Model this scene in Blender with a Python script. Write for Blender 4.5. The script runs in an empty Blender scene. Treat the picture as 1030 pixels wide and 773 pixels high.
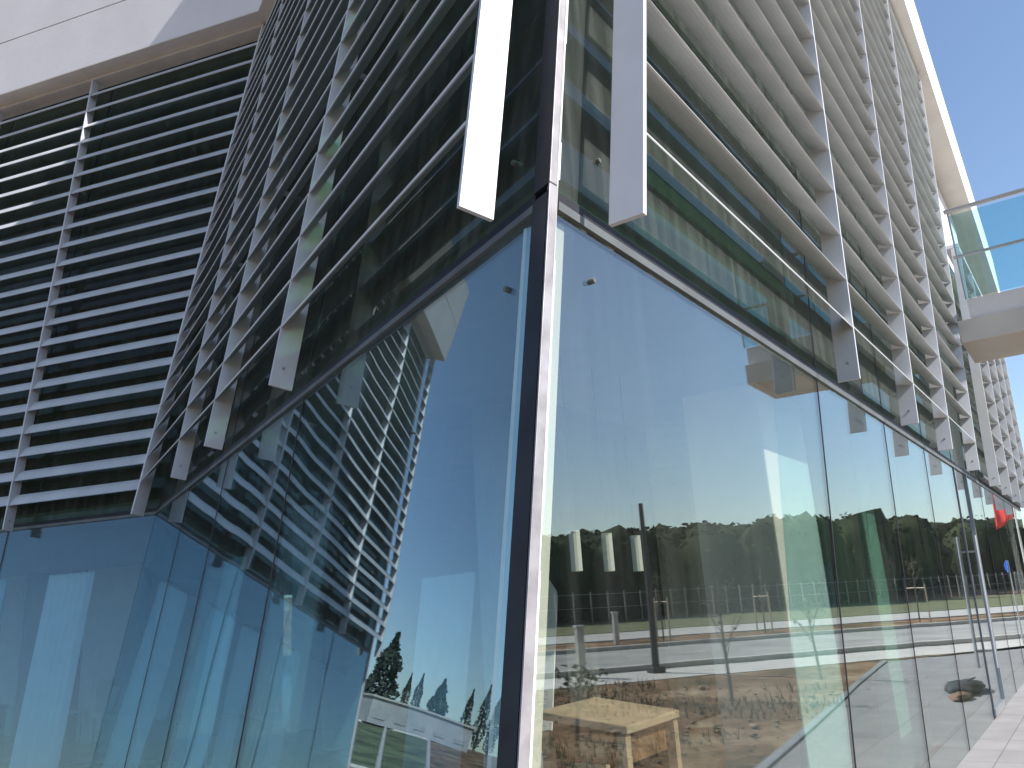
import bpy, bmesh, math, random
from mathutils import Vector, Matrix, noise
random.seed(7)
rad = math.radians
scene = bpy.context.scene
col = scene.collection

# ------------------------------------------------------------------ helpers
def V(*a): return Vector(a)
class MB:
    """collects faces, linked as ONE mesh object"""
    def __init__(s): s.v = []; s.f = []; s.sm = False
    def add(s, vs, fs):
        o = len(s.v); s.v += [Vector(p) for p in vs]; s.f += [tuple(i + o for i in f) for f in fs]
        return s
    def hexa(s, p):                       # 8 points: bottom 4 loop, top 4 loop
        return s.add(p, [(0,3,2,1),(4,5,6,7),(0,1,5,4),(1,2,6,5),(2,3,7,6),(3,0,4,7)])
    def box(s, c, size, rz=0.0):
        hx, hy, hz = size[0]/2, size[1]/2, size[2]/2
        ca, sa = math.cos(rz), math.sin(rz)
        pts = []
        for z in (-hz, hz):
            for x, y in ((-hx,-hy),(hx,-hy),(hx,hy),(-hx,hy)):
                pts.append(V(c[0]+x*ca-y*sa, c[1]+x*sa+y*ca, c[2]+z))
        return s.hexa(pts)
    def tube(s, pts, r, n=8, r2=None):
        pts = [Vector(p) for p in pts]
        rings = []
        N = len(pts)
        for i, p in enumerate(pts):
            d = (pts[min(i+1,N-1)] - pts[max(i-1,0)]).normalized()
            u = d.orthogonal().normalized() if abs(d.z) > .9 else d.cross(V(0,0,1)).normalized()
            w = d.cross(u)
            rr = r if r2 is None else r + (r2-r)*i/(N-1)
            rings.append([p + (u*math.cos(2*math.pi*k/n) + w*math.sin(2*math.pi*k/n))*rr for k in range(n)])
        vs = [q for ring in rings for q in ring]
        fs = []
        for i in range(N-1):
            for k in range(n):
                a = i*n+k; b = i*n+(k+1)%n
                fs.append((a, b, b+n, a+n))
        fs.append(tuple(range(n-1,-1,-1))); fs.append(tuple((N-1)*n+k for k in range(n)))
        return s.add(vs, fs)
    def prism(s, poly, z0, z1):           # horizontal polygon extruded
        n = len(poly)
        vs = [V(p[0],p[1],z0) for p in poly] + [V(p[0],p[1],z1) for p in poly]
        fs = [tuple(range(n-1,-1,-1)), tuple(range(n,2*n))]
        fs += [(i,(i+1)%n,n+(i+1)%n,n+i) for i in range(n)]
        return s.add(vs, fs)
    def build(s, name, mat, parent=None, smooth=False, bevel=0):
        me = bpy.data.meshes.new(name)
        me.from_pydata([tuple(p) for p in s.v], [], s.f)
        bm = bmesh.new(); bm.from_mesh(me)
        bmesh.ops.recalc_face_normals(bm, faces=bm.faces)
        bm.to_mesh(me); bm.free()
        if smooth:
            for p in me.polygons: p.use_smooth = True
        me.materials.append(mat)
        o = bpy.data.objects.new(name, me); col.objects.link(o)
        if parent is not None: o.parent = parent
        if bevel:
            m = o.modifiers.new('Bevel', 'BEVEL'); m.width = bevel; m.segments = 2; m.limit_method = 'ANGLE'
        return o
def tag(o, label, cat, group=None):
    o['label'] = label; o['category'] = cat
    if group: o['group'] = group
    return o
def thing(name, label, cat, group=None, loc=(0,0,0), rz=0.0):
    o = bpy.data.objects.new(name, None); col.objects.link(o)
    o.empty_display_size = .2; o.location = loc; o.rotation_euler = (0,0,rz)
    return tag(o, label, cat, group)
def struct(o): o['kind'] = 'structure'; return o
def copy_tree(o, parent=None):
    c = o.copy(); col.objects.link(c); c.parent = parent
    for ch in list(o.children): copy_tree(ch, c)
    return c

# ------------------------------------------------------------------ materials
def new_mat(name):
    m = bpy.data.materials.new(name); m.use_nodes = True
    nt = m.node_tree; nt.nodes.clear()
    out = nt.nodes.new('ShaderNodeOutputMaterial')
    return m, nt, out
def pbr(name, c, rough=.6, metal=0., var=.08, scale=4., bump=0., bscale=60., spec=.5, stain=0., c2=None, detail=6):
    m, nt, out = new_mat(name)
    N = nt.nodes; L = nt.links
    b = N.new('ShaderNodeBsdfPrincipled'); L.new(b.outputs[0], out.inputs[0])
    b.inputs['Roughness'].default_value = rough; b.inputs['Metallic'].default_value = metal
    b.inputs['Specular IOR Level'].default_value = spec
    tc = N.new('ShaderNodeTexCoord')
    no = N.new('ShaderNodeTexNoise'); no.inputs['Scale'].default_value = scale; no.inputs['Detail'].default_value = detail
    L.new(tc.outputs['Object'], no.inputs['Vector'])
    mx = N.new('ShaderNodeMix'); mx.data_type = 'RGBA'
    c2 = c2 or tuple(max(0, x*(1-2.2*var)) for x in c)
    c1 = tuple(min(1, x*(1+var)) for x in c)
    mx.inputs[6].default_value = (*c1, 1); mx.inputs[7].default_value = (*c2, 1)
    cr = N.new('ShaderNodeMapRange'); cr.inputs[1].default_value = .35; cr.inputs[2].default_value = .7
    L.new(no.outputs[0], cr.inputs[0]); L.new(cr.outputs[0], mx.inputs[0]); L.new(mx.outputs[2], b.inputs['Base Color'])
    rr = N.new('ShaderNodeMapRange'); rr.inputs[3].default_value = rough*.85; rr.inputs[4].default_value = min(1, rough*1.2)
    L.new(no.outputs[0], rr.inputs[0]); L.new(rr.outputs[0], b.inputs['Roughness'])
    if bump:
        n2 = N.new('ShaderNodeTexNoise'); n2.inputs['Scale'].default_value = bscale; n2.inputs['Detail'].default_value = 8
        L.new(tc.outputs['Object'], n2.inputs['Vector'])
        bp = N.new('ShaderNodeBump'); bp.inputs['Strength'].default_value = bump; bp.inputs['Distance'].default_value = .02
        L.new(n2.outputs[0], bp.inputs['Height']); L.new(bp.outputs[0], b.inputs['Normal'])
    return m
def glass(name, tint, refl=(.9,.97,1.), f0=.22, wav=.004, wscale=.9, dirt_haze=0.02, streak=0.02, seed=0., pw=4.):
    m, nt, out = new_mat(name)
    N = nt.nodes; L = nt.links
    tr = N.new('ShaderNodeBsdfTransparent'); tr.inputs[0].default_value = (*tint, 1)
    gl = N.new('ShaderNodeBsdfGlossy'); gl.inputs[0].default_value = (*refl, 1); gl.inputs['Roughness'].default_value = 0.0
    lw = N.new('ShaderNodeLayerWeight'); lw.inputs[0].default_value = .5
    po = N.new('ShaderNodeMath'); po.operation = 'POWER'; L.new(lw.outputs['Facing'], po.inputs[0]); po.inputs[1].default_value = pw
    ml = N.new('ShaderNodeMath'); ml.operation = 'MULTIPLY_ADD'; ml.use_clamp = True
    L.new(po.outputs[0], ml.inputs[0]); ml.inputs[1].default_value = 1-f0; ml.inputs[2].default_value = f0
    mx = N.new('ShaderNodeMixShader')
    L.new(ml.outputs[0], mx.inputs[0]); L.new(tr.outputs[0], mx.inputs[1]); L.new(gl.outputs[0], mx.inputs[2])
    tc = N.new('ShaderNodeTexCoord')
    mp = N.new('ShaderNodeMapping'); mp.inputs['Location'].default_value = (seed, seed*.7, 0)
    L.new(tc.outputs['Object'], mp.inputs[0])
    no = N.new('ShaderNodeTexNoise'); no.inputs['Scale'].default_value = wscale; no.inputs['Detail'].default_value = 1.0
    L.new(mp.outputs[0], no.inputs['Vector'])
    sb = N.new('ShaderNodeVectorMath'); sb.operation = 'SUBTRACT'; L.new(no.outputs['Color'], sb.inputs[0]); sb.inputs[1].default_value = (.5,.5,.5)
    sc = N.new('ShaderNodeVectorMath'); sc.operation = 'SCALE'; L.new(sb.outputs[0], sc.inputs[0]); sc.inputs['Scale'].default_value = wav
    ge = N.new('ShaderNodeNewGeometry'); ad = N.new('ShaderNodeVectorMath'); ad.operation = 'ADD'
    L.new(ge.outputs['Normal'], ad.inputs[0]); L.new(sc.outputs[0], ad.inputs[1])
    nm = N.new('ShaderNodeVectorMath'); nm.operation = 'NORMALIZE'; L.new(ad.outputs[0], nm.inputs[0]); L.new(nm.outputs[0], gl.inputs['Normal'])
    mp2 = N.new('ShaderNodeMapping'); mp2.inputs['Scale'].default_value = (9, 9, .5)
    L.new(tc.outputs['Object'], mp2.inputs[0])
    n2 = N.new('ShaderNodeTexNoise'); n2.inputs['Scale'].default_value = 1.6; n2.inputs['Detail'].default_value = 5
    L.new(mp2.outputs[0], n2.inputs['Vector'])
    mr = N.new('ShaderNodeMapRange'); mr.inputs[1].default_value = .42; mr.inputs[2].default_value = .8
    mr.inputs[3].default_value = dirt_haze; mr.inputs[4].default_value = dirt_haze+streak
    L.new(n2.outputs[0], mr.inputs[0])
    df = N.new('ShaderNodeBsdfDiffuse'); df.inputs[0].default_value = (.62,.64,.62,1)
    m2 = N.new('ShaderNodeMixShader'); L.new(mr.outputs[0], m2.inputs[0]); L.new(mx.outputs[0], m2.inputs[1]); L.new(df.outputs[0], m2.inputs[2])
    L.new(m2.outputs[0], out.inputs[0])
    return m

M = {}
M['white'] = pbr('white_render', (.72,.70,.70), .75, var=.03, scale=1.2, bump=.12, bscale=40)
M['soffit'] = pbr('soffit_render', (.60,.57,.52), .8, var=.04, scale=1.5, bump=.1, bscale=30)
M['fin'] = pbr('powder_coated_fin', (.60,.61,.63), .42, var=.04, scale=3)
M['blade'] = pbr('powder_coated_blade', (.54,.555,.56), .45, var=.06, scale=2.5)
M['bladeC'] = M['blade']
M['black'] = pbr('black_silicone', (.012,.014,.018), .5, var=.1)
M['gasket'] = pbr('dark_navy_channel', (.006,.007,.014), .6, var=.2)
M['alu'] = pbr('scratched_aluminium', (.36,.34,.35), .5, metal=.35, var=.14, scale=9, bump=.12, bscale=18)
M['sealant'] = pbr('white_sealant', (.78,.79,.78), .35, var=.04, scale=8, bump=.3, bscale=16)
M['steel'] = pbr('brushed_steel', (.42,.42,.42), .38, metal=.7, var=.05)
M['transom'] = pbr('transom_grey', (.13,.14,.14), .5, metal=.2, var=.1)
M['glassA'] = glass('clear_glass_blue', (.74,.87,.91), refl=(.76,.88,.93), f0=.10, wav=.010, wscale=1.1, dirt_haze=.008, streak=.03)
M['glassB'] = glass('clear_glass_green', (.90,.92,.885), refl=(.86,.90,.91), f0=.18, wav=.005, wscale=.8, dirt_haze=.002, streak=.016, seed=3, pw=4.6)
M['glassU'] = glass('tinted_glass_green', (.46,.60,.52), refl=(.40,.44,.40), f0=.035, wav=.008, wscale=.8, dirt_haze=.035, streak=.06, seed=5)  # pale diffuse film added here to brighten the black upper panes
M['glassR'] = glass('railing_glass', (.72,.89,.91), f0=.05, wav=.002, dirt_haze=.012, streak=.01, pw=5)
M['infloor'] = pbr('interior_tile', (.22,.215,.205), .3, var=.06, scale=2)
M['inwall'] = pbr('interior_plaster', (.33,.345,.32), .8, var=.03)
M['incol'] = pbr('interior_column_paint', (.86,.85,.78), .7, var=.03)
M['incolg'] = pbr('interior_column_green', (.36,.54,.40), .6, var=.03)
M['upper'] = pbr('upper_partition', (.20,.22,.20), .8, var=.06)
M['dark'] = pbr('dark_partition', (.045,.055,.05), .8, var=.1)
M['blackf'] = pbr('black_upholstery', (.012,.013,.014), .6, var=.2, bump=.2)
M['woodL'] = pbr('pale_birch', (.50,.39,.27), .5, var=.12, scale=6)
M['woodD'] = pbr('brown_wood', (.24,.13,.06), .5, var=.2, scale=8)
M['lamp'] = pbr('white_lamp_enamel', (.8,.8,.75), .4, var=.01)
M['paving'] = None
M['bag'] = pbr('black_nylon', (.015,.015,.017), .7, var=.2, bump=.3)
M['cloth'] = pbr('brown_cloth', (.17,.09,.05), .8, var=.2)
M['verge'] = pbr('rough_grass', (.13,.145,.06), .95, var=.3, scale=.8, c2=(.10,.085,.04))
M['hall'] = pbr('hazed_white_wall', (.42,.42,.43), .8, var=.1, scale=.6)  # white wall toned down to grey, distance haze put into the colour
M['curtain'] = pbr('white_curtain', (.78,.80,.78), .9, var=.03)
M['post'] = pbr('weathered_post', (.26,.26,.24), .8, var=.15)
M['edge'] = pbr('edge_stone', (.26,.27,.29), .8, var=.06, bump=.2)
M['kerb'] = pbr('kerb_concrete', (.50,.48,.45), .8, var=.06, bump=.2)
M['red'] = pbr('red_fabric', (.62,.04,.03), .7, var=.05)
M['blue'] = pbr('blue_sign', (.03,.12,.5), .4, var=.02)
M['galv'] = pbr('galvanised_steel', (.55,.56,.56), .45, metal=.5, var=.06)
M['darkpole'] = pbr('dark_pole', (.06,.06,.06), .5, var=.06)
M['bark'] = pbr('bark', (.17,.13,.10), .9, var=.2, scale=12, bump=.5)
M['leafpine'] = pbr('pine_leaf', (.034,.044,.018), .9, var=.42, scale=.35, spec=.1)
M['leafcyp'] = pbr('cypress_leaf', (.045,.065,.045), .8, var=.35, scale=3, spec=.2)
M['scrub'] = pbr('dry_leaf', (.13,.13,.06), .8, var=.3, scale=3)
M['grass'] = pbr('lawn', (.12,.15,.075), .9, var=.3, scale=.5, bump=.4)  # green dulled, distance haze put into the colour
M['asphalt'] = pbr('asphalt', (.36,.35,.33), .85, var=.12, scale=.6, bump=.3, bscale=90)
M['sand'] = None

def ground_mat():
    m, nt, out = new_mat('dry_ground')
    N = nt.nodes; L = nt.links
    b = N.new('ShaderNodeBsdfPrincipled'); L.new(b.outputs[0], out.inputs[0]); b.inputs['Roughness'].default_value = .95
    b.inputs['Specular IOR Level'].default_value = .15
    tc = N.new('ShaderNodeTexCoord')
    n1 = N.new('ShaderNodeTexNoise'); n1.inputs['Scale'].default_value = .55; n1.inputs['Detail'].default_value = 9; n1.inputs['Roughness'].default_value = .65
    n2 = N.new('ShaderNodeTexNoise'); n2.inputs['Scale'].default_value = 5; n2.inputs['Detail'].default_value = 8; n2.inputs['Roughness'].default_value = .7
    for n in (n1, n2): L.new(tc.outputs['Object'], n.inputs['Vector'])
    r1 = N.new('ShaderNodeValToRGB')
    e = r1.color_ramp.elements; e[0].position = .34; e[0].color = (.075,.070,.030,1); e[1].position = .5; e[1].color = (.27,.155,.085,1)
    x = r1.color_ramp.elements.new(.66); x.color = (.46,.34,.22,1)
    L.new(n1.outputs[0], r1.inputs[0])
    r2 = N.new('ShaderNodeMapRange'); r2.inputs[1].default_value = .3; r2.inputs[2].default_value = .7; r2.inputs[3].default_value = .45; r2.inputs[4].default_value = 1.25
    L.new(n2.outputs[0], r2.inputs[0])
    mx = N.new('ShaderNodeVectorMath'); mx.operation = 'SCALE'
    L.new(r1.outputs[0], mx.inputs[0]); L.new(r2.outputs[0], mx.inputs['Scale']); L.new(mx.outputs[0], b.inputs['Base Color'])
    bp = N.new('ShaderNodeBump'); bp.inputs['Distance'].default_value = .08; bp.inputs['Strength'].default_value = .8
    L.new(n2.outputs[0], bp.inputs['Height']); L.new(bp.outputs[0], b.inputs['Normal'])
    return m
M['sand'] = ground_mat()
def paving_mat(name, c, sx, sy, rz):
    m, nt, out = new_mat(name)
    N = nt.nodes; L = nt.links
    b = N.new('ShaderNodeBsdfPrincipled'); L.new(b.outputs[0], out.inputs[0]); b.inputs['Roughness'].default_value = .7
    tc = N.new('ShaderNodeTexCoord'); mp = N.new('ShaderNodeMapping'); mp.inputs['Rotation'].default_value = (0,0,rz)
    L.new(tc.outputs['Object'], mp.inputs[0])
    br = N.new('ShaderNodeTexBrick'); br.offset = .0; br.inputs['Scale'].default_value = 1; br.inputs['Brick Width'].default_value = sx; br.inputs['Row Height'].default_value = sy
    br.inputs['Mortar Size'].default_value = .006; br.inputs['Mortar Smooth'].default_value = .3
    br.inputs['Color1'].default_value = (*c,1); br.inputs['Color2'].default_value = (*[x*.9 for x in c],1); br.inputs['Mortar'].default_value = (*[x*.5 for x in c],1)
    L.new(mp.outputs[0], br.inputs[0])
    no = N.new('ShaderNodeTexNoise'); no.inputs['Scale'].default_value = 2.2; no.inputs['Detail'].default_value = 9
    L.new(tc.outputs['Object'], no.inputs[0])
    mr = N.new('ShaderNodeMapRange'); mr.inputs[3].default_value = .7; mr.inputs[4].default_value = 1.2; L.new(no.outputs[0], mr.inputs[0])
    mx = N.new('ShaderNodeVectorMath'); mx.operation = 'SCALE'; L.new(br.outputs[0], mx.inputs[0]); L.new(mr.outputs[0], mx.inputs['Scale'])
    L.new(mx.outputs[0], b.inputs['Base Color'])
    return m

# ------------------------------------------------------------------ building frames (camera stands at x=y=0, z=1.6)
P0 = V(.1801402, 2.80661318, 3.1)                 # corner of the glass prow at transom height
POST = V(.11899851, .15874954, .98012139)         # the leaning corner post
DA = V(-.530836, .84747457, 0); NA = V(-.83275139, -.52161378, .18559142)
DB = V(.57093773, .82099336, 0); NB = V(.82097206, -.57092292, -.00720391)
_ac, _lc = math.radians(-72.), math.radians(8.5)      # facade C: heading and inward lean
DC = V(math.sin(_ac), math.cos(_ac), 0); NC = V(-math.cos(_ac)*math.cos(_lc), math.sin(_ac)*math.cos(_lc), math.sin(_lc))
UC = NC.cross(DC).normalized(); UC = UC if UC.z > 0 else -UC
PC = P0 + DA*9.3
def FA(s, z, off=0.): return P0 + DA*s + POST*((z-3.1)/POST.z) + NA*off
def FB(s, z, off=0.): return P0 + DB*s + POST*((z-3.1)/POST.z) + NB*off
def FC(s, z, off=0.): return PC + DC*s + UC*((z-3.1)/UC.z) + NC*off
def junction(z, offA, offC):                      # where facade A meets facade C at height z -> s on A, s on C
    a = FA(0, z, offA); c = FC(0, z, offC)
    # offsets change z a little: solve in plan only
    d = c - a
    det = DA.x*(-DC.y) - DA.y*(-DC.x)
    sa = (d.x*(-DC.y) - d.y*(-DC.x))/det
    sc = (DA.x*d.y - DA.y*d.x)/det
    return sa, sc
def slab(mb, F, s0, s1, z0, z1, o0, o1):
    """box in a facade frame; s0/s1 may be functions of z"""
    g = lambda s, z: s(z) if callable(s) else s
    mb.hexa([F(g(s0,z0),z0,o0), F(g(s1,z0),z0,o0), F(g(s1,z0),z0,o1), F(g(s0,z0),z0,o1),
             F(g(s0,z1),z1,o0), F(g(s1,z1),z1,o0), F(g(s1,z1),z1,o1), F(g(s0,z1),z1,o1)])
def lin(z0, a, z1, b): return lambda z: a + (b-a)*(z-z0)/(z1-z0)
BS = [(.300,.000),(.283,.018),(.268,.060),(.240,.120),(.200,.172),(.206,.150),(.238,.088),(.268,.028),(.285,.002)]
def ell(cx, cz, a, b, t, n=14):
    ca, sa = math.cos(t), math.sin(t)
    return [(cx + a*math.cos(q)*ca - b*math.sin(q)*sa, cz + a*math.cos(q)*sa + b*math.sin(q)*ca) for q in [2*math.pi*k/n for k in range(n)]]
BW = ell(.220, .045, .084, .017, math.radians(-28))     # broad aerofoil blade, outer edge low
BA = [(.300,.000),(.304,.012),(.276,.060),(.238,.116),(.200,.150),(.198,.146),(.232,.104),(.264,.052),(.290,.004)]  # slim curved blade
BT = [(.300,.000),(.303,.004),(.243,.102),(.239,.100)]  # thin lowest blade
def blade(mb, F, s0, s1, z, o=0.0, sh=.012, low=False):
    g = lambda s, zz: s(zz) if callable(s) else s
    BL = BS if F is FC else (BT if low else BW) if F is FB else BA
    n = len(BL)
    a = g(s0,z)+sh; b = g(s1,z)-sh
    vs = [F(a, z+dz, off+o) for off, dz in BL] + [F(b, z+dz, off+o) for off, dz in BL]
    mb.add(vs, [tuple(range(n)), tuple(range(2*n-1,n-1,-1))] + [(i,n+i,n+(i+1)%n,(i+1)%n) for i in range(n)])

bld = thing('office_building', 'glass and louvre clad office building with a leaning glass prow, white roof slab above', 'building')
ZT = 11.45; SOF = 11.12; ROOF = 13.5
def nrm2(v): return V(v.x, v.y, 0).normalized()
NA2, NC2, NB2 = nrm2(NA), nrm2(NC), nrm2(NB)
FINB = [(3.52,6.6),(5.71,6.15),(7.7,8.6),(10.0,11.6)]
# per-facade fin lines: (s at z=3.0, s at z=11.4)
finsA = [lin(3,.15,11.4,.15), lin(3,2.75,11.4,2.55), lin(3,4.74,11.4,4.70), lin(3,6.34,11.4,7.1)]
finsB = [lin(3,.22,11.4,.30), lin(3,3.53,11.4,3.2), lin(3,5.70,11.4,6.3), lin(3,7.70,11.4,9.1), lin(3,10.0,11.4,12.2)]
finsC = [lin(3,2.30,11.4,2.75), lin(3,4.7,11.4,5.0), lin(3,7.1,11.4,7.3), lin(3,9.8,11.4,9.8)]
jA = lambda z: junction(z, .3, .3)[0] - .02
jC = lambda z: junction(z, .3, .3)[1] + .02
CEND = finsC[-1]
JOUT = 11.4

# ---- glazing
def glaze(F, edges, zlo, zhi, mat, parent, th=.012, nm='pane'):
    for a, b in zip(edges[:-1], edges[1:]):
        mb = MB(); g0 = (lambda e: (lambda z: (e(z) if callable(e) else e)+.006))(a); g1 = (lambda e: (lambda z: (e(z) if callable(e) else e)-.006))(b)
        slab(mb, F, g0, g1, zlo, zhi, -th, 0)
        mb.build(nm, mat, parent)
def joints(F, edges, zlo, zhi, parent, w=.014):
    for e in edges:
        g0 = (lambda e: (lambda z: (e(z) if callable(e) else e)-w/2))(e); g1 = (lambda e: (lambda z: (e(z) if callable(e) else e)+w/2))(e)
        mb = MB(); slab(mb, F, g0, g1, zlo, zhi, -.018, .003); mb.build('mullion', M['black'], parent)
jA0 = lambda z: junction(z, 0, 0)[0]
jC0 = lambda z: junction(z, 0, 0)[1]
eA = [.075, 3.0, 5.2, 7.0, jA0]
eB = [.055, 3.55, 5.72, 7.75, 9.85]
eC = [jC0, 2.55, 4.9, 7.3, 9.82]
gw = MB(); slab(gw, FA, .075, jA0, 3.10, 3.145, -.06, .010); gwA = gw.build('glass_wall', M['gasket'], bld)
slabm = MB(); slab(slabm, FA, .075, jA0, 3.065, 3.098, -.05, .016); slabm.build('rail', M['transom'], gwA)
glaze(FA, eA, .0, 3.06, M['glassA'], gwA); glaze(FA, eA, 3.15, 11.08, M['glassU'], gwA)
joints(FA, eA[1:-1], 0, 3.06, gwA); joints(FA, eA[1:-1], 3.15, 11.08, gwA)
gw = MB(); slab(gw, FB, .055, 20, 3.10, 3.145, -.06, .010); gwB = gw.build('glass_wall', M['gasket'], bld)
slabm = MB(); slab(slabm, FB, .055, 20, 3.060, 3.098, -.05, .016); slabm.build('rail', M['transom'], gwB)
glaze(FB, eB, 0, 3.055, M['glassB'], gwB); glaze(FB, eB+[12.3], 3.15, 11.08, M['glassU'], gwB)
joints(FB, eB[1:], 0, 3.055, gwB); joints(FB, eB[1:], 3.15, 11.08, gwB)
gw = MB(); slab(gw, FC, jC0, 9.82, 3.10, 3.145, -.06, .010); gwC = gw.build('glass_wall', M['gasket'], bld)
slabm = MB(); slab(slabm, FC, jC0, 9.82, 3.060, 3.098, -.05, .016); slabm.build('rail', M['transom'], gwC)
glaze(FC, eC, 0, 3.055, M['glassA'], gwC); glaze(FC, eC, 3.15, 11.08, M['glassU'], gwC)
joints(FC, eC[1:-1], 0, 3.055, gwC); joints(FC, eC[1:-1], 3.15, 11.08, gwC)
# interior glass stiffener fins behind some joints
for F, e, par in ((FA,5.2,gwA),(FA,3.0,gwA),(FB,3.55,gwB),(FB,5.72,gwB),(FB,7.75,gwB),(FC,2.68,gwC),(FC,5.36,gwC)):
    mb = MB(); slab(mb, F, e-.009, e+.009, .05, 3.0, -.32, -.025); mb.build('glass_stiffener', M['glassR'], par)

# ---- corner post
pm = MB(); 
def postpt(z, a, b): return P0 + POST*((z-3.1)/POST.z) + DA*a + DB*b
def post_seg(pts, z0, z1, mb):
    n = len(pts)
    vs = [postpt(z0,a,b) + V(0,0,0) for a,b in pts] + [postpt(z1,a,b) for a,b in pts]
    mb.add(vs, [tuple(range(n-1,-1,-1)), tuple(range(n,2*n))]+[(i,(i+1)%n,n+(i+1)%n,n+i) for i in range(n)])
post_seg([(.004,-.002),(.004,.038),(-.012,.052),(-.055,.012),(-.052,-.04)], 0, 3.12, pm); 
post_seg([(.004,-.002),(.004,.034),(-.012,.048),(-.050,.010),(-.047,-.036)], 3.13, 11.11, pm)
post = pm.build('corner_post', M['alu'], bld, bevel=.003)
mb = MB(); slab(mb, FA, -.03, .072, 0, 3.1, -.02, .022); slab(mb, FA, -.03, .072, 3.14, 11.08, -.02, .020); mb.build('gasket', M['gasket'], post)
mb = MB()
random.seed(3)
zz = 0.
while zz < 11.08:
    h = random.uniform(.12,.4); w = .046+random.uniform(-.004,.006)
    slab(mb, FB, .034, w, zz, min(zz+h,11.08), -.01, .018+random.uniform(-.002,.002)); zz += h
mb.build('sealant_bead', M['sealant'], post)

# ---- louvre screens
jr = random.Random(21)
def screen(F, fins, z0, dz, n, name_fins=True, o=0., fin_o=(.15,.30), sidecap=None, zfin0=3.0, zfin1=11.4, parent=None, top=11.02):
    par = bld if parent is None else parent
    mb = MB(); slab(mb, F, lambda z: fins[0](z)+.03, lambda z: fins[-1](z)-.03, top, top+.08, .05+o, .28+o)
    sc = mb.build('louvre_screen', M['blade'], par)
    for i in range(len(fins)-1):
        mb = MB()
        for k in range(n): blade(mb, F, fins[i], fins[i+1], z0+dz*k+jr.uniform(-.005,.005), o+jr.uniform(-.003,.003), low=(k==0))
        mb.build('blade_bay', M['blade'], sc)
    return sc
def fin(F, s, sc, o=0., zlo=3.0, zhi=11.02, w=(.15,.30), t=.011, bolts=True):
    g = s
    mb = MB(); slab(mb, F, lambda z: g(z)-t, lambda z: g(z)+t, zlo, zhi, w[0]+o, w[1]+o)
    f = mb.build('fin', M['fin'], sc, bevel=.002)
    if bolts:
        for z in (5.6, zhi-2.3):
            lb = MB(); slab(lb, F, lambda zz: g(zz)-.008, lambda zz: g(zz)+.008, z, z+.05, .004, w[0]+o-.001); lb.build('bracket', M['steel'], sc)
    z = zlo+.13; d = (DA if F is FA else DB if F is FB else DC)
    if bolts:
        c = F(g(z), z, w[0]+o+(w[1]-w[0])*.55); lb = MB(); lb.tube([c-d*(t+.005), c+d*(t+.005)], .010, 10); lb.build('bolt', M['steel'], sc)
    return f
scA = screen(FA, finsA+[jA], 3.40, .347, 22)
for i, s in enumerate(finsA): fin(FA, s, scA, bolts=i>0)
scB = screen(FB, finsB, 3.385, .387, 20)
for i, s in enumerate(finsB): fin(FB, s, scB, t=.011 if i else .014, bolts=i>0)
scC = screen(FC, [jC]+finsC, 3.33, .347, 22)
for s in finsC: fin(FC, s, scC)
# the upright where screens A and C meet
mb = MB()
z0, z1 = 3.0, 11.02
def jpt(z, o): 
    sa, _ = junction(z, o, o); return FA(sa, z, o)
def jp(z, o, ds): 
    p = jpt(z, o); return p + DC*ds
mb.hexa([jp(z0,.3,0),jp(z0,.3,.022),jp(z0,.15,.022),jp(z0,.15,0),jp(z1,.3,0),jp(z1,.3,.022),jp(z1,.15,.022),jp(z1,.15,0)])
mb.build('fin', M['fin'], scC)

# ---- roof slab with fascia
def line_isect(p, d, q, e):
    det = d.x*(-e.y) - d.y*(-e.x); r = q-p
    t = (r.x*(-e.y) - r.y*(-e.x))/det
    return p + d*t
def off_line(F, N2, D, z, o): return F(0, z, 0) + N2*o, D
def plan_poly(oA, oB, oC, z, sB=31., sC=9.95, rot=True):
    pa = FA(0,z)+NA2*oA; pb = FB(0,z)+NB2*oB; pc = FC(0,z)+NC2*oC
    dB = (DB - NB2*.02).normalized() if rot else DB
    prow = line_isect(pa, DA, pb, dB); jun = line_isect(pa, DA, pc, DC)
    be = pb + dB*sB; ce = pc + DC*sC
    back = be + DA*16 ; back2 = ce - NC2*14
    return [prow, be, back, back2, ce, jun]
def P2(l): return [(p.x,p.y) for p in l]
outer = P2(plan_poly(.45,.68,.55,SOF))
mb = MB(); mb.prism(outer, SOF, SOF+.02); 
roof = MB().prism(P2(plan_poly(.40,.63,.50,SOF)), SOF+.02, ROOF-.05).build('roof', M['white'], bld)
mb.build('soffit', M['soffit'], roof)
def ring_fascia(z0, z1, name):
    o = plan_poly(.45,.68,.55,SOF); i = plan_poly(.405,.635,.505,SOF)
    mb = MB()
    n = len(o)
    for k in range(n):
        a, b, c, d = o[k], o[(k+1)%n], i[(k+1)%n], i[k]
        mb.hexa([V(a.x,a.y,z0),V(b.x,b.y,z0),V(c.x,c.y,z0),V(d.x,d.y,z0),V(a.x,a.y,z1),V(b.x,b.y,z1),V(c.x,c.y,z1),V(d.x,d.y,z1)])
    mb.build(name, M['white'], roof)
ring_fascia(SOF+.02, SOF+1.13, 'fascia'); ring_fascia(SOF+1.155, ROOF, 'fascia')

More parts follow.
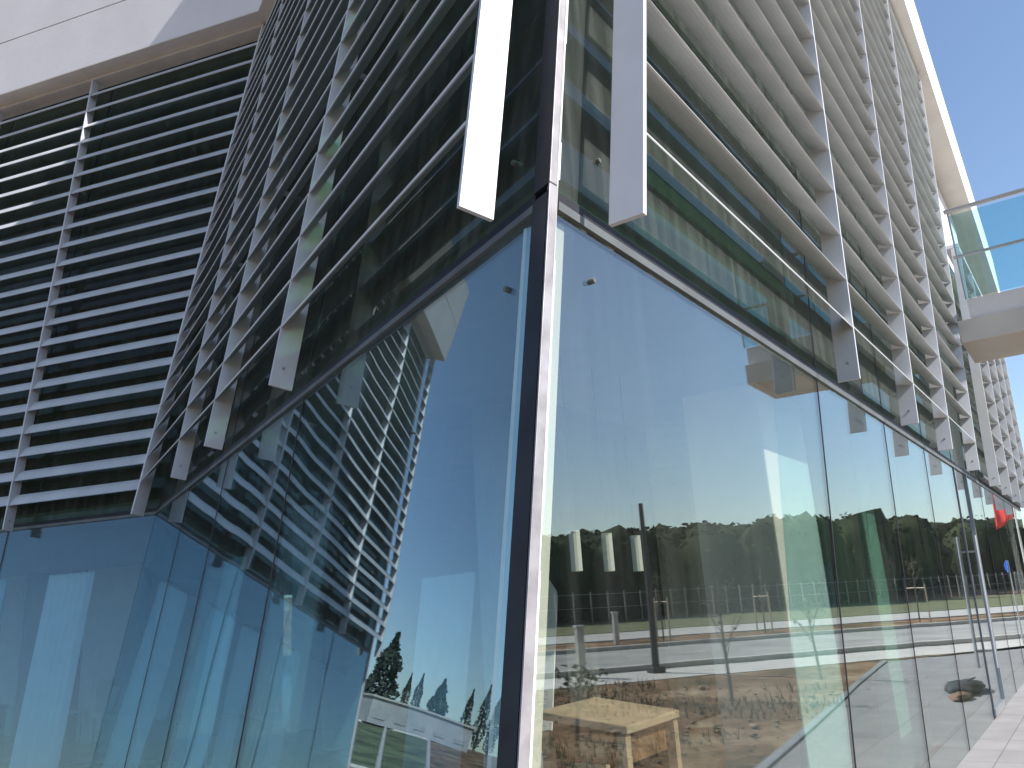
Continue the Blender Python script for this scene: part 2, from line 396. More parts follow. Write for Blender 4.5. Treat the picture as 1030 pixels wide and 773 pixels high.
# ---- slabs, inner walls and columns
pin = lambda z: P2(plan_poly(-.35,-.35,-.35,z,sB=19.6,sC=9.6,rot=False))
MB().prism(pin(3.1), .0, .03).build('ground_floor', M['infloor'], bld)
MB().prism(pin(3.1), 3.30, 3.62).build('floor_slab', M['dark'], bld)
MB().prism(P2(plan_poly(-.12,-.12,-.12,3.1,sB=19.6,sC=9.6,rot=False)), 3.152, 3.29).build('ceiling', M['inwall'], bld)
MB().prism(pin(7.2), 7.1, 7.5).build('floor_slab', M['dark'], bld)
def SD(s, d, z=0.): p = P0 + DB*s + NB2*d; return V(p.x, p.y, z)
def wall_line(a, b, z0, z1, th, mat, name='inner_wall', parent=bld, openings=()):
    d = (b-a); Ln = d.length; d.normalize(); n = V(-d.y,d.x,0)*th
    mb = MB()
    def seg(t0,t1,za,zb):
        if t1-t0 < .01 or zb-za < .01: return
        p = [a+d*t0, a+d*t1, a+d*t1+n, a+d*t0+n]
        mb.hexa([V(q.x,q.y,za) for q in p]+[V(q.x,q.y,zb) for q in p])
    t = 0
    for (o0,o1,zb0,zb1) in openings:
        seg(t,o0,z0,z1); seg(o0,o1,z0,zb0); seg(o0,o1,zb1,z1); t = o1
    seg(t,Ln,z0,z1)
    return mb.build(name, mat, parent)
# ground floor
wall_line(SD(5.4,-3.4), SD(19.5,-3.4), .03, 3.15, .12, M['inwall'])
wall_line(SD(2.9,-1.9), SD(4.6,-1.9), .03, 3.15, .12, M['dark'])
C2 = lambda s, d: V((PC+DC*s+NC2*d).x, (PC+DC*s+NC2*d).y, 0)
wall_line(C2(9.5,-5.), C2(1.5,-5.), .03, 3.15, .12, M['inwall'], openings=[(1.5,3.2,.9,2.5),(5,6.8,.9,2.5)])
wall_line(C2(1.9,-2.0), C2(3.0,-2.0), .03, 3.15, .12, M['incol'])
wall_line(C2(4.9,-2.6), C2(6.6,-2.6), .03, 3.15, .12, M['incol'])
# upper floors: dark back walls
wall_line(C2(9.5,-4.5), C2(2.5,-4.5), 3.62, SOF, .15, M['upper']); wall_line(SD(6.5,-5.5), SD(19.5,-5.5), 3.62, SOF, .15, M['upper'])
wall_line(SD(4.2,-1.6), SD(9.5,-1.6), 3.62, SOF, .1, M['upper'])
# outer end and rear walls
be = plan_poly(-.1,-.1,-1.75,3.1,sB=19.8,sC=9.8,rot=False)
wall_line(V(be[2].x,be[2].y,0), V(be[3].x,be[3].y,0), 0, SOF, .3, M['white'], 'rear_wall', openings=[(10.6,11.2,.5,2.5),(11.3,11.9,.5,2.5),(12.0,12.6,.5,2.5)])
wall_line(V(be[1].x,be[1].y,0)+V(0,.2,0), V(be[2].x,be[2].y,0), 0, SOF, .3, M['white'], 'end_wall')
wall_line(V(be[3].x,be[3].y,0), V(be[4].x,be[4].y,0), 0, SOF, .3, M['white'], 'rear_wall', openings=())
mb = MB(); slab(mb, FC, 9.83, 9.93, 0, 11.1, -1.9, .02); mb.build('end_wall', M['white'], bld)
for (s, d, w, m, zt) in ((4.12,-.76,(1.1,.6),'incol',3.15),(7.75,-.95,(.6,.5),'incolg',3.15),(10.6,-1.6,(.5,.5),'incol',3.15)):
    c = SD(s,d); MB().box((c.x,c.y,(zt+.03)/2), (w[0],w[1],zt-.03), math.atan2(DB.y,DB.x)).build('column', M[m], bld, bevel=.01)
for s in (3.2, 8.2):
    c = C2(s,-1.2); MB().tube([(c.x,c.y,.03),(c.x,c.y,3.15)], .2, 24).build('column', M['inwall'], bld)
for s in (3.2, 8.0):
    c = P0 + DA*s - NA2*1.6; MB().tube([(c.x,c.y,.03),(c.x,c.y,3.15)], .18, 24).build('column', M['inwall'], bld)
for (s0, s1, d, z1) in ((1.35,2.15,-.45,2.5),(2.95,3.9,-.45,2.5),(4.3,5.0,-.5,2.5),(6.,7.2,-.5,2.5)):
    mb = MB(); n = 14
    for k in range(n):
        a = s0+(s1-s0)*k/n; b = s0+(s1-s0)*(k+1)/n; oa = d+(.03 if k%2 else -.03); ob = d-(.03 if k%2 else -.03)
        mb.hexa([FC(a,.06,oa-.01),FC(b,.06,ob-.01),FC(b,.06,ob),FC(a,.06,oa),FC(a,z1,oa-.01),FC(b,z1,ob-.01),FC(b,z1,ob),FC(a,z1,oa)])
    mb.build('curtain', M['curtain'], bld)
for (s0, s1, d, z1) in ((3.0,3.9,-2.1,2.35),(4.5,5.6,-2.2,2.35),(7.0,7.8,-.7,2.45)):
    mb = MB(); n = 12
    for k in range(n):
        a = s0+(s1-s0)*k/n; b = s0+(s1-s0)*(k+1)/n; oa = d+(.03 if k%2 else -.03); ob = d-(.03 if k%2 else -.03)
        mb.hexa([FA(a,.06,oa-.01),FA(b,.06,ob-.01),FA(b,.06,ob),FA(a,.06,oa),FA(a,z1,oa-.01),FA(b,z1,ob-.01),FA(b,z1,ob),FA(a,z1,oa)])
    mb.build('curtain', M['curtain'], bld)
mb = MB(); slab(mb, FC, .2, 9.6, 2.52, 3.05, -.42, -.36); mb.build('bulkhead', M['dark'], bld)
for F, pts in ((FA, ((.26,2.80),(.28,3.42),(2.7,2.8))), (FB, ((.34,2.84),(.36,3.44)))):
    for a, z in pts:
        mb = MB(); mb.tube([F(a,z,-.03), F(a,z,.012), F(a,z,.016)], .014, 12, .010); mb.build('glass_fixing', M['transom'], bld)
mb = MB(); slab(mb, FB, .075, .17, .03, 3.04, -.16, -.03); mb.build('glare_strip', M['incol'], bld)  # pale bar added as the bright glare beside the corner post
mb = MB(); slab(mb, FA, .14, .156, .03, 3.04, -.10, -.03); mb.build('glare_strip', M['lamp'], bld)  # thin white bar added as a reflected streak on this glass
# entrance door with pull handles
mb = MB(); slab(mb, FB, 9.895, 9.91, .02, 3.055, -.02, .012); slab(mb, FB, 10.92, 10.96, .02, 3.055, -.03, .025); slab(mb, FB, 9.911, 10.919, .02, .10, -.03, .02)
door = mb.build('door', M['steel'], bld)
mb = MB(); slab(mb, FB, 9.915, 10.915, .101, 3.05, -.012, 0); mb.build('pane', M['glassB'], door)
mb = MB(); mb.tube([FB(10.02,.55,.10),FB(10.02,2.15,.10)], .02, 12)
for z in (.75,1.95): mb.tube([FB(10.02,z,.0),FB(10.02,z,.10)], .012, 8)
mb.build('handle', M['steel'], door)
glaze(FB, [10.97,12.6,14.4,16.2,18.0,20.0], 0, 3.055, M['glassB'], gwB); joints(FB, [12.6,14.4,16.2,18.0], 0, 3.055, gwB)
# recess between the two louvre screens
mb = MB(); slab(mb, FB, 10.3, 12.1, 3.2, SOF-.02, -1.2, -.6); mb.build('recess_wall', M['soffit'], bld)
mb = MB(); slab(mb, FB, 12.45, 20., 3.15, 3.2, -.5, .1); mb.build('sill', M['transom'], bld)
glaze(FB, [12.45,14.4,16.2,18.0,20.0], 3.2, 7.78, M['glassU'], gwB)
# second louvre screen
fins2 = [lin(3,12.5,11.4,14.2)] + [lin(3,12.5+1.85*k,11.4,14.2+1.7*k) for k in range(1,5)]
sc2 = screen(FB, fins2, 3.5, .42, 10, top=7.75)
for s in fins2: fin(FB, s, sc2, zhi=7.72)
mb = MB(); slab(mb, FB, 12.3, 20, 7.8, SOF-.02, -.7, -.2); mb.build('recess_wall', M['white'], bld)

# ---- footbridge, running straight out from the facade
br = thing('balcony', 'white balcony with glass balustrade and steel handrail jutting from the louvred facade', 'balcony')
def BR(s, d, z): p = P0 + DB*s + NB2*d; return V(p.x,p.y,z)
def brbox(mb, s0,s1,d0,d1,z0,z1): mb.hexa([BR(s0,d0,z0),BR(s1,d0,z0),BR(s1,d1,z0),BR(s0,d1,z0),BR(s0,d0,z1),BR(s1,d0,z1),BR(s1,d1,z1),BR(s0,d1,z1)])
S0 = 11.
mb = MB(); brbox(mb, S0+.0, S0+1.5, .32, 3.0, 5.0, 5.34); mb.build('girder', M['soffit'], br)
mb = MB(); brbox(mb, S0+.05, S0+1.45, .50, 2.95, 5.341, 5.65); mb.build('deck', M['white'], br)
for s in (S0+.02,):
    for k in range(2):
        mb = MB(); brbox(mb, s-.008, s+.008, .5+1.24*k+.01, .5+1.24*(k+1)-.01, 5.66, 7.02); mb.build('balustrade_pane', M['glassR'], br)
    mb = MB(); mb.tube([BR(s,.45,7.1),BR(s,3.,7.1)], .035, 12); mb.build('handrail', M['steel'], br)
    mb = MB(); mb.tube([BR(s-.03,.45,6.33),BR(s-.03,3.,6.33)], .022, 10); mb.build('mid_rail', M['steel'], br)
    for k in range(3):
        mb = MB(); mb.tube([BR(s,.5+1.24*k,5.655),BR(s,.5+1.24*k,7.08)], .014, 8); mb.build('baluster', M['steel'], br)

# ------------------------------------------------------------------ ground
def gh(x, y):
    h = 0.
    if x < -18:
        r = math.hypot(x, y-3)
        t = min(1, max(0, (r-38)/55)); h += 3.6*t*t*(3-2*t)
        t = min(1, max(0, (r-100)/150)); h += 5*t
    if x > 30:
        t = min(1, max(0, (x-52)/70)); h += 3.6*t*t*(3-2*t)
    return h
N = 150
def gc(i, n): 
    t = 2*i/n - 1; return math.copysign(abs(t)**3*2600 + abs(t)*60, t)
vs = []; fs = []
for i in range(N+1):
    for j in range(N+1):
        x, y = gc(i,N), gc(j,N)
        vs.append(V(x,y,gh(x,y)-.012))
for i in range(N):
    for j in range(N):
        a = i*(N+1)+j; fs.append((a, a+N+1, a+N+2, a+1))
struct(MB().add(vs,fs).build('ground', M['sand'], smooth=True))
rzB = -math.atan2(DB.y, DB.x)
M['paving'] = paving_mat('paving_slabs', (.30,.285,.28), .6, .6, rzB)
M['paving2'] = paving_mat('pavement_concrete', (.62,.59,.54), 1.5, 3., 0)
def sheet(name, poly, z, mat, thick=.1):
    mb = MB(); mb.prism([(p[0],p[1]) for p in poly], z-thick, z); return struct(mb.build(name, mat))
sheet('paving', [SD(-2.5,-.3), SD(-2.5,.5), SD(17.,2.75), (12.4,17.5), (12.4,26), SD(23,-.3)], .0, M['paving'])
ap = [FA(-.6,0,.0)+NA2*.3, FA(9.,0,0)+NA2*.3, FC(.3,0,.0)+NC2*.3, FC(14,0,0)+NC2*.3, FC(14,0,0)+NC2*6, FC(0,0,0)+NC2*9, FA(-4,0,0)+NA2*7, FA(-4,0,0)+NA2*.4]
sheet('bounce_apron', ap, -.004, M['paving'], .05)  # unseen grey apron, added to make the ground's bounced light less brown
# paving edge strip
mb = MB()
for a, b in ((SD(-2.5,.52),SD(17,2.77)),):
    d = (b-a).normalized(); n = V(d.y,-d.x,0)*.10
    mb.hexa([V(q.x,q.y,-.05) for q in (a,b,b+n,a+n)]+[V(q.x,q.y,.02) for q in (a,b,b+n,a+n)])
struct(mb.build('edge_kerb', M['edge']))
sheet('pavement', [(12.6,-40),(14.6,-40),(14.6,80),(12.6,80)], .0, M['paving2'], .2)
sheet('road', [(14.9,-60),(21.6,-60),(21.6,90),(14.9,90)], -.004+.0, M['asphalt'], .05)
for x0, nm in ((14.6,'kerb'),(21.6,'kerb'),(25.2,'kerb')):
    mb = MB(); mb.prism([(x0,-60),(x0+.3,-60),(x0+.3,90),(x0,90)], -.1, .11); struct(mb.build(nm, M['kerb']))
mb = MB(); mb.prism([(21.9,-60),(25.2,-60),(25.2,90),(21.9,90)], -.1, .07); struct(mb.build('verge', M['sand']))
sheet('far_road', [(25.5,-60),(33,-60),(33,90),(25.5,90)], -.003, paving_mat('pale_concrete_road', (.55,.52,.47), 6, 6, 0), .05)
mb = MB(); mb.prism([(18.2,-60),(18.32,-60),(18.32,90),(18.2,90)], -.01, .001); struct(mb.build('road_line', M['kerb']))
mb = MB(); mb.prism([(33.,-60),(44,-60),(44,10),(72,120),(33,120)], -.1, .02); struct(mb.build('far_verge', M['verge']))
# lawn on the slope to the west, with white edging
def polar(azd, r): a = rad(azd); return (math.sin(a)*r, 3+math.cos(a)*r)
def drape(name, corners, mat, dz, n=24):
    (a,b,c,d) = [V(*p,0) for p in corners]; vs=[]; fs=[]
    for i in range(n+1):
        for j in range(n+1):
            u=i/n; w=j/n; p=(a*(1-u)+b*u)*(1-w)+(d*(1-u)+c*u)*w
            vs.append(V(p.x,p.y,gh(p.x,p.y)+dz))
    for i in range(n):
        for j in range(n):
            q=i*(n+1)+j; fs.append((q,q+n+1,q+n+2,q+1))
    return struct(MB().add(vs,fs).build(name, mat))
drape('lawn', [polar(-50,44),polar(-59.5,44),polar(-58.6,80),polar(-50,80)], M['grass'], .05)
for a, b in (((-52,44),(-59.6,44)),((-52,80),(-58.7,80)),((-59.6,44),(-58.7,80)),((-56,44),(-55.6,80))):
    mb = MB(); K = 24
    for k in range(K):
        def pp(t):
            A_ = V(*polar(*a),0); B_ = V(*polar(*b),0); q = A_*(1-t)+B_*t; return V(q.x,q.y,gh(q.x,q.y))
        mb.tube([pp(k/K)+V(0,0,.06), pp((k+1)/K)+V(0,0,.06)], .16, 6)
    struct(mb.build('kerb', M['kerb']))

# ------------------------------------------------------------------ vegetation
def leaf_cloud(mb, centre_fn, n, size, rnd):
    for _ in range(n):
        c, sc = centre_fn()
        a = V(rnd.gauss(0,1),rnd.gauss(0,1),rnd.gauss(0,1)).normalized(); b = a.orthogonal().normalized()
        b.rotate(Matrix.Rotation(rnd.uniform(0,6.28),3,a)); d = a.cross(b)
        s = size*sc*rnd.uniform(.6,1.4)
        mb.add([c-b*s, c+d*s*.6, c+b*s, c-d*s*.6], [(0,1,2,3)])
rnd = random.Random(11)
def cypress(x, y, h, w, label, parts=True):
    t = thing('cypress_tree', label, 'tree', 'cypresses on the slope beyond the lawn', (x,y,gh(x,y)))
    MB().tube([(0,0,-.2),(0,0,h*.5),(0,0,h*.92)], .16, 6, .03).build('trunk', M['bark'], t)
    mb = MB(); ph = rnd.uniform(0,6)
    def cf():
        u = rnd.random()**.8; z = h*(.07+.93*u)
        r = w*.5*(math.sin(math.pi*min(1,(u*.92+.14)))**.7)*(1-.35*u)*(1+.18*math.sin(u*17+ph))
        a = rnd.uniform(0,6.283); rr = r*math.sqrt(rnd.uniform(.25,1))
        return V(math.cos(a)*rr, math.sin(a)*rr, z), 1.
    leaf_cloud(mb, cf, 1500, .13*max(.7,w/1.8), rnd)
    mb.build('crown', M['leafcyp'], t)
CYP = [(-54.5,92,9.5,4.2,'broad dark cone shaped tree, leftmost and tallest beyond the white building'),
       (-56.3,88,5.6,1.3,'thin cypress just right of the broad cone shaped tree'),
       (-57.1,90,6.0,1.4,'slim pointed cypress above the left part of the white building'),
       (-58.6,92,6.2,2.6,'broad low cypress in the middle of the row'),
       (-60.6,86,5.8,1.2,'thin cypress where the white building ends'),
       (-61.6,88,6.8,1.4,'upright cypress beside the parked vans'),
       (-62.5,86,6.2,1.6,'bushy cypress between two taller slim ones'),
       (-63.4,88,7.4,1.3,'tall slim cypress close to the glass corner reflection'),
       (-64.8,84,8.2,2.4,'tall dark cypress, last in the row on the slope')]
for a, r, h, w, lb in CYP:
    x, y = polar(a, r); cypress(x, y, h, w, lb)
# low white hall on the slope
x, y = polar(-56.8, 84)
hall = thing('white_hall', 'long low white hall with flat roof beyond the lawn', 'building', None, (x,y,gh(x,y)), rad(32))
MB().box((0,0,1.0),(11,7,2.2)).build('wall', M['hall'], hall)
MB().box((0,0,2.2),(11.3,7.4,.18)).build('roof', M['kerb'], hall)
for k in range(5):
    MB().box((-4.4+2.2*k,-3.5,.6),(1.2,.12,.4)).build('window', M['galv'], hall)

# pine wood on the ridge to the east
mb = MB(); rnd = random.Random(5)
ico = bmesh.new(); bmesh.ops.create_icosphere(ico, subdivisions=2, radius=1); iv=[v.co.copy() for v in ico.verts]; ifc=[tuple(v.index for v in f.verts) for f in ico.faces]; ico.free()
lf = MB()
for k in range(1150):
    a = rad(rnd.uniform(28,98)); r = 50+140*rnd.random()**1.3
    x, y = math.sin(a)*r, math.cos(a)*r
    if x < 43+max(0,(y-10))*.25+rnd.uniform(2,6): continue
    g = gh(x,y); R_ = rnd.uniform(1.8,3.9); hh = (1.6 + .072*r + rnd.uniform(-.55,.45) - g)*(1+.03*math.sin(a*9)); hh = max(2.2, min(hh, 7.5)) 
    ph = rnd.uniform(0,50)
    vs = []
    for p in iv:
        q = 1 + .34*noise.noise(p*1.7+V(ph,0,0)) + .16*noise.noise(p*4.+V(0,ph,0))
        vs.append(V(x+p.x*R_*q, y+p.y*R_*q, g+hh*.52+p.z*hh*.5*q))
    mb.add(vs, ifc)
    if r < 105:
        for _ in range(170):
            p = V(rnd.gauss(0,1),rnd.gauss(0,1),rnd.gauss(0,1)).normalized()
            c = V(x+p.x*R_*1.05, y+p.y*R_*1.05, g+hh*.52+p.z*hh*.53); b = p.orthogonal().normalized(); b.rotate(Matrix.Rotation(rnd.uniform(0,6.28),3,p)); d=(p.cross(b)+p*.6).normalized(); s=rnd.uniform(.12,.32)
            mb.add([c-b*s,c+d*s,c+b*s,c-d*s],[(0,1,2,3)])
o = mb.build('pine_wood', M['leafpine'], None, smooth=False); o['kind']='stuff'; [setattr(p,'use_smooth',True) for p in o.data.polygons if len(p.vertices)==3]; tag(o,'dark green pine wood covering the low ridge beyond the fence','wood')

# fence of pale posts before the wood
fe = thing('boundary_fence', 'wire fence on pale concrete posts along the foot of the wooded ridge', 'fence')
for k in range(92):
    y = -8 + 1.3*k; x = 41 + max(0,(y-10))*.25
    MB().box((x,y,gh(x,y)+.95),(.08,.08,2.0)).build('post', M['post'], fe)
mb = MB()
for z in (1.0,1.8):
    mb.tube([(41,-8,z),(41,10,z),(41+99.6*.25,-8+117,z)], .012, 4)
mb.build('wire', M['galv'], fe)

# saplings with stakes, shrubs
def sapling(x, y, h, label, stakes=True, leaves=140, spread=.45, cat='young tree', nm='sapling', grp='young planting along the road'):
    r = random.Random(int(x*100+y*7)); t = thing(nm, label, cat, grp, (x,y,gh(x,y)))
    mb = MB(); top = V(r.uniform(-.1,.1),r.uniform(-.1,.1),h)
    mb.tube([(0,0,-.05),top*.5+V(.03,0,0),top], .03, 6, .01); mb.build('trunk', M['bark'], t)
    br_ = MB(); tips = []
    for k in range(12):
        u = r.uniform(.3,.95); a = r.uniform(0,6.28); ln = h*spread*(1.1-u)*r.uniform(.6,1.2)
        p = top*u; q = p+V(math.cos(a)*ln*.6, math.sin(a)*ln*.6, ln*.8); br_.tube([p,(p+q)/2+V(0,0,.03),q], .009, 4, .003); tips.append((p,q))
    br_.build('branch', M['bark'], t)
    lm = MB()
    def cf():
        p,q = r.choice(tips); w = r.uniform(.4,1.1); return p.lerp(q,w)+V(r.gauss(0,.06),r.gauss(0,.06),r.gauss(0,.06)), 1.
    leaf_cloud(lm, cf, leaves, .035, r); lm.build('foliage', M['scrub'], t)
    if stakes:
        for sx in (-.45,.45):
            MB().tube([(sx,0,-.05),(sx,0,1.5)], .03, 6).build('stake', M['woodL'], t)
        MB().tube([(-.45,0,1.35),(.45,0,1.35)], .02, 6).build('crossbar', M['woodL'], t)
sapling(23.4,16.2,2.4,'staked sapling on the verge, opposite the tall dark pole')
sapling(23.6,20.5,2.3,'staked sapling on the verge, second after the tall dark pole')
sapling(23.3,27.5,2.6,'staked sapling on the verge, furthest up the road')
sapling(9.0,9.2,1.9,'tall bare shrub on bare earth near the paving edge', False, 60, .7, 'shrub', 'tall_shrub')
sapling(7.2,5.8,.75,'low dry shrub on brown earth close to the glass corner', False, 120, .9, 'shrub', 'low_shrub')
sapling(12.0,6.0,1.3,'round twiggy shrub beside the pale pavement', False, 260, .9, 'shrub', 'twiggy_shrub')
sapling(10.4,12.0,1.5,'thin twiggy shrub where earth meets paving', False, 50, .8, 'shrub', 'thin_shrub')
# dry weeds on the bare plot
r = random.Random(9); mb = MB()
for _ in range(5200):
    s = r.uniform(-4,12); d = r.uniform(2.0,9); p = SD(s,d)
    if p.x > 12.4 or noise.noise(V(p.x*.45,p.y*.45,3)) < -.02: continue
    h = r.uniform(.04,.2); a = r.uniform(0,6.28); w = .012
    dx, dy = math.cos(a), math.sin(a)
    mb.add([p+V(-dy*w,dx*w,0), p+V(dy*w,-dx*w,0), p+V(dx*h*.5,dy*h*.5,h)], [(0,1,2)])
o = mb.build('weeds', M['scrub']); o['kind']='stuff'; tag(o,'thin dry weeds scattered over the brown earth plot','weeds')
r = random.Random(10); mb = MB()
for _ in range(900):
    p = SD(r.uniform(-3,12), r.uniform(1.9,9)); 
    if p.x > 12.4: continue
    s = r.uniform(.01,.035)*(1 if r.random()<.95 else 2.)
    vs=[p+V(v.x*s*r.uniform(.8,1.2), v.y*s*r.uniform(.8,1.2), s*.3+v.z*s*.6) for v in iv[:12]]
    bm=None
    mb.add([p+V(q.x*s,q.y*s,s*.35+q.z*s*.6*r.uniform(.7,1.1)) for q in iv], ifc)
o = mb.build('stones', pbr('earth_clods',(.30,.21,.14),.9,var=.25,scale=5)); o['kind']='stuff'; tag(o,'loose stones and clods on the bare earth','stones')

# ------------------------------------------------------------------ street furniture
t = thing('lighting_column', 'tall dark pole standing by the pale pavement kerb', 'pole', None, (13.9,10.6,0))
MB().tube([(0,0,0),(0,0,3.6)], .085, 12, .05).build('shaft', M['darkpole'], t); MB().box((0,0,.06),(.3,.3,.12)).build('base', M['darkpole'], t, bevel=.01)
t = thing('concrete_bollard', 'short pale square post on the kerb, closest to the tall dark pole', 'bollard', 'pale posts by the road', (14.2,9.0,0))
MB().box((0,0,.5),(.16,.16,1.0)).build('post_body', M['kerb'], t, bevel=.015); MB().box((0,0,1.03),(.2,.2,.06)).build('cap', M['kerb'], t, bevel=.01)
c = copy_tree(t); c.location = (23.0,14.2,.07); c['label'] = 'short pale square post on the verge across the road'
t = thing('flagpole', 'white pole carrying a hanging red flag beyond the entrance door', 'flag', None, (14.3,22.4,0))
MB().tube([(0,0,0),(0,0,4.4)], .03, 10, .02).build('pole', M['lamp'], t)
mb = MB(); n = 10
fv=[];ff=[]
for i in range(n+1):
    for j in range(9):
        u=i/n; w=j/8
        fv.append(V(.03+u*.62, .05*math.sin(u*9+w*2)+.0, 4.15-w*.95-u*.30))
for i in range(n):
    for j in range(8): q=i*9+j; ff.append((q,q+9,q+10,q+1))
fo = MB().add(fv,ff).build('cloth', M['red'], t, smooth=True); md = fo.modifiers.new('Solidify','SOLIDIFY'); md.thickness=.01
t = thing('road_sign', 'round blue road sign on a thin grey post', 'sign', None, (13.,20.2,0), rad(35))
MB().tube([(0,0,0),(0,0,2.0)], .02, 8).build('post', M['galv'], t)
MB().tube([(0,-.04,1.85),(0,-.06,1.85)], .15, 24).build('disc', M['blue'], t)

# bag by the door
bp_ = SD(11.9,.62)
t = thing('holdall_bag', 'slumped black bag with brown cloth lying on paving by the door', 'bag', None, (bp_.x,bp_.y,0), math.atan2(DB.y,DB.x))
def blob(rx, ry, rz_, seed, amp=.25, sub=3):
    b = bmesh.new(); bmesh.ops.create_icosphere(b, subdivisions=sub, radius=1); m_=MB()
    vs=[]
    for v in b.verts:
        q = 1+amp*noise.noise(v.co*1.6+V(seed,0,0))+amp*.4*noise.noise(v.co*4+V(0,seed,0))
        vs.append(V(v.co.x*rx*q, v.co.y*ry*q, max(0., rz_*.8+v.co.z*rz_*q)))
    m_.add(vs,[tuple(v.index for v in f.verts) for f in b.faces]); b.free(); return m_
blob(.58,.26,.085,4,.45).build('body', M['bag'], t, smooth=True)
o = blob(.42,.13,.045,9,.5).build('cloth', M['cloth'], t, smooth=True); o.location = (-.80,.05,0)
MB().tube([(-.3,0,.12),(-.1,.12,.19),(.1,.14,.19),(.3,0,.12)], .012, 6).build('strap', M['bag'], t)

# ------------------------------------------------------------------ furniture behind the glass
p = SD(1.62,-.85); t = thing('counter_table', 'pale topped wooden table with square legs just inside the corner glass', 'table', None, (p.x,p.y,0), math.atan2(DB.y,DB.x))
mb = MB(); mb.hexa([V(-.3,-.26,.98),V(.3,-.26,.98),V(.3,.26,1.04),V(-.3,.26,1.04),V(-.3,-.26,1.02),V(.3,-.26,1.02),V(.3,.26,1.08),V(-.3,.26,1.08)]); mb.build('tabletop', M['woodL'], t, bevel=.006)
MB().box((0,0,.90),(.46,.40,.14)).build('drawer_box', M['woodD'], t)
MB().box((0,0,.55),(.54,.48,.03)).build('shelf', M['woodL'], t)
for sx in (-.27,.27):
    for sy in (-.22,.22): MB().box((sx,sy,.5),(.05,.05,.96)).build('leg', M['woodL'], t)
lp = None
for (s,d,lb) in ((1.9,-1.15,'left of the three'),(2.3,-1.15,'middle one of the three'),(2.7,-1.15,'right of the three')):
    q = SD(s,d)
    if lp is None:
        lp = t = thing('pendant_lamp', 'slim white tube lamp hanging inside the corner glass, '+lb, 'lamp', 'tube lamps in the corner room', (q.x,q.y,3.15))
        MB().tube([(0,0,-1.12),(0,0,-1.36)], .035, 12).build('lamp_shade', M['lamp'], t); MB().tube([(0,0,0),(0,0,-1.12)], .004, 6).build('cord', M['black'], t)
    else:
        t = copy_tree(lp); t.location = (q.x,q.y,3.15); t['label'] = 'slim white tube lamp hanging inside the corner glass, '+lb
q = C2(3.5,-1.2); t = thing('globe_lamp', 'pale elongated globe lamp hanging in the far left room', 'lamp', None, (q.x,q.y,3.15))
b_ = blob(.11,.11,.17,2,.0); b_.build('lamp_shade', M['lamp'], t, smooth=True).location = (0,0,-1.0); MB().tube([(0,0,0),(0,0,-.7)], .006, 6).build('cord', M['black'], t)
def sofa(loc, rz, w, label, h=.82):
    t = thing('sofa', label, 'sofa', 'black furniture inside the glass', loc, rz)
    MB().box((0,0,.24),(w,.8,.36)).build('seat', M['blackf'], t, bevel=.04); MB().box((0,-.34,h/2+.04),(w,.18,h)).build('backrest', M['blackf'], t, bevel=.04)
    for sx in (-1,1): MB().box((sx*(w/2+.07),0,.34),(.14,.8,.58)).build('armrest', M['blackf'], t, bevel=.03)
    for sx in (-1,1):
        for sy in (-.3,.3): MB().box((sx*w*.42,sy,.03),(.05,.05,.06)).build('leg', M['steel'], t)
rzA = math.atan2(DA.y,DA.x)
def SA(s, d, z=0.): p = P0 + DA*s + NA2*(d+.4); return V(p.x,p.y,z)
a_ = SA(4.95,-.95); sofa(a_, rzA+math.pi, 1.3, 'large black sofa with its back to the long left glass wall', .80)
a_ = SA(3.3,-.85); sofa(a_, rzA+math.pi, .9, 'smaller black armchair beside the large black sofa', .78)
a_ = C2(4.6,-1.0); t = thing('desk', 'black cabinet desk behind glass at the far left edge', 'desk', None, (a_.x,a_.y,0), math.atan2(DC.y,DC.x))
MB().box((0,0,.62),(1.6,.7,.05)).build('desktop', M['blackf'], t); MB().box((0,-.3,.31),(1.5,.04,.56)).build('front_panel', M['blackf'], t)
for sx in (-.75,.75): MB().box((sx,0,.31),(.05,.66,.56)).build('side_panel', M['blackf'], t)
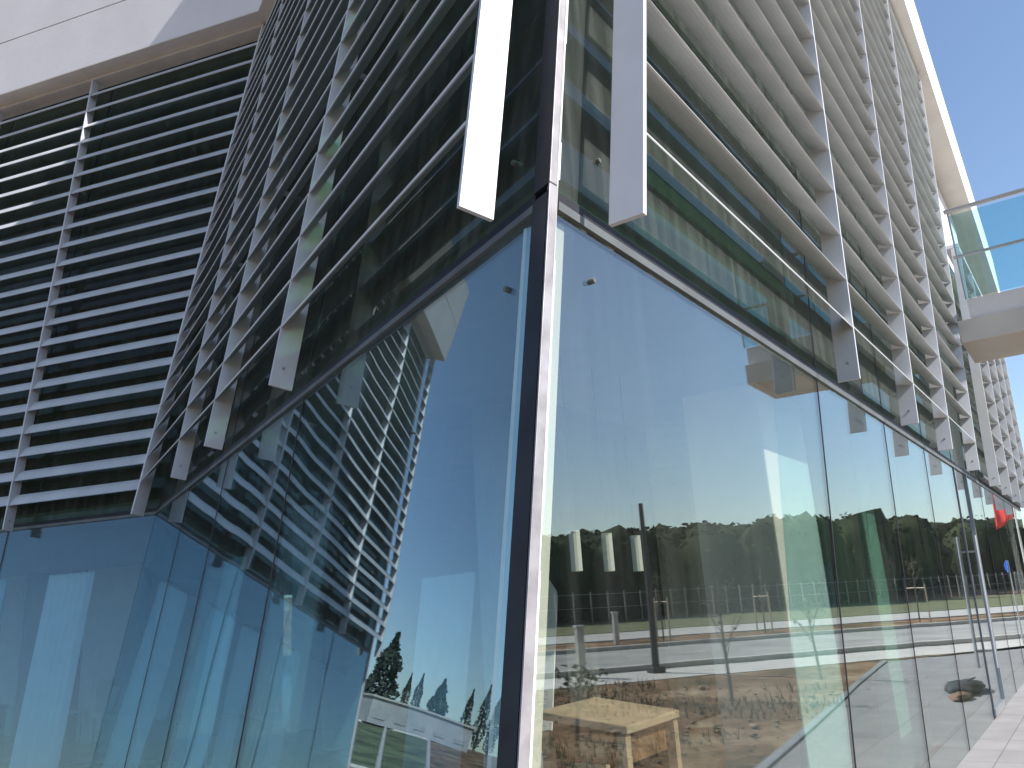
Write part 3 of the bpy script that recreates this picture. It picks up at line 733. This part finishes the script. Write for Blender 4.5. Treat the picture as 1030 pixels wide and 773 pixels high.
# standing display boards
def chair(loc, rz, label):
    t = thing('chair', label, 'chair', 'white chairs inside the left rooms', loc, rz)
    MB().box((0,0,.45),(.44,.44,.04)).build('seat', M['lamp'], t, bevel=.01); MB().box((0,.21,.72),(.42,.03,.42)).build('backrest', M['lamp'], t, bevel=.01)
    for sx in (-.19,.19):
        for sy in (-.19,.19): MB().tube([(sx,sy,0),(sx,sy,.43)], .014, 8).build('leg', M['steel'], t)
q = C2(1.6,-1.2); chair((q.x,q.y,.03), 1.2, 'white chair behind the glass near the inner corner')
q = C2(3.0,-1.6); chair((q.x,q.y,.03), 2.6, 'white chair behind the glass under the globe lamp')

# ------------------------------------------------------------------ camera
cam = bpy.data.cameras.new('camera'); co = bpy.data.objects.new('camera', cam); col.objects.link(co)
R = Matrix(((.99808352,-.06188118,0.),(.01637895,.26417669,.96433521),(-.0596742,-.96248709,.26468395)))   # image x, image y (down), forward -> world
m3 = Matrix((R @ V(1,0,0), R @ V(0,-1,0), R @ V(0,0,-1))).transposed()
co.matrix_world = Matrix.Translation((0,0,1.6)) @ m3.to_4x4()
cam.sensor_width = 36; cam.lens = 36*820/1030; cam.clip_end = 8000; cam.clip_start = .05
scene.camera = co

# ------------------------------------------------------------------ light
SAZ, SEL = 116., 42.
w = bpy.data.worlds.new('World'); scene.world = w; w.use_nodes = True
nt = w.node_tree; bg = nt.nodes['Background']
sky = nt.nodes.new('ShaderNodeTexSky'); sky.sky_type = 'NISHITA'; sky.sun_disc = False
sky.sun_elevation = rad(SEL); sky.sun_rotation = rad(SAZ); sky.air_density = 1.0; sky.dust_density = .6; sky.ozone_density = 2.0
nt.links.new(sky.outputs[0], bg.inputs[0]); bg.inputs[1].default_value = .11
sun = bpy.data.lights.new('sun', 'SUN'); so = bpy.data.objects.new('sun', sun); col.objects.link(so)
sun.energy = 4.2; sun.angle = rad(.5); sun.color = (1,.965,.92)
d = V(math.sin(rad(SAZ))*math.cos(rad(SEL)), math.cos(rad(SAZ))*math.cos(rad(SEL)), math.sin(rad(SEL)))
so.rotation_euler = d.to_track_quat('Z','Y').to_euler()
scene.view_settings.view_transform = 'Standard'; scene.view_settings.look = 'None'
scene.view_settings.exposure = 0.85; scene.view_settings.gamma = 1.0; scene.view_settings.use_curve_mapping = False
scene.render.engine = 'CYCLES'
cy = scene.cycles; cy.max_bounces = 10; cy.transparent_max_bounces = 24; cy.glossy_bounces = 6; cy.diffuse_bounces = 3
cy.caustics_reflective = False; cy.caustics_refractive = False
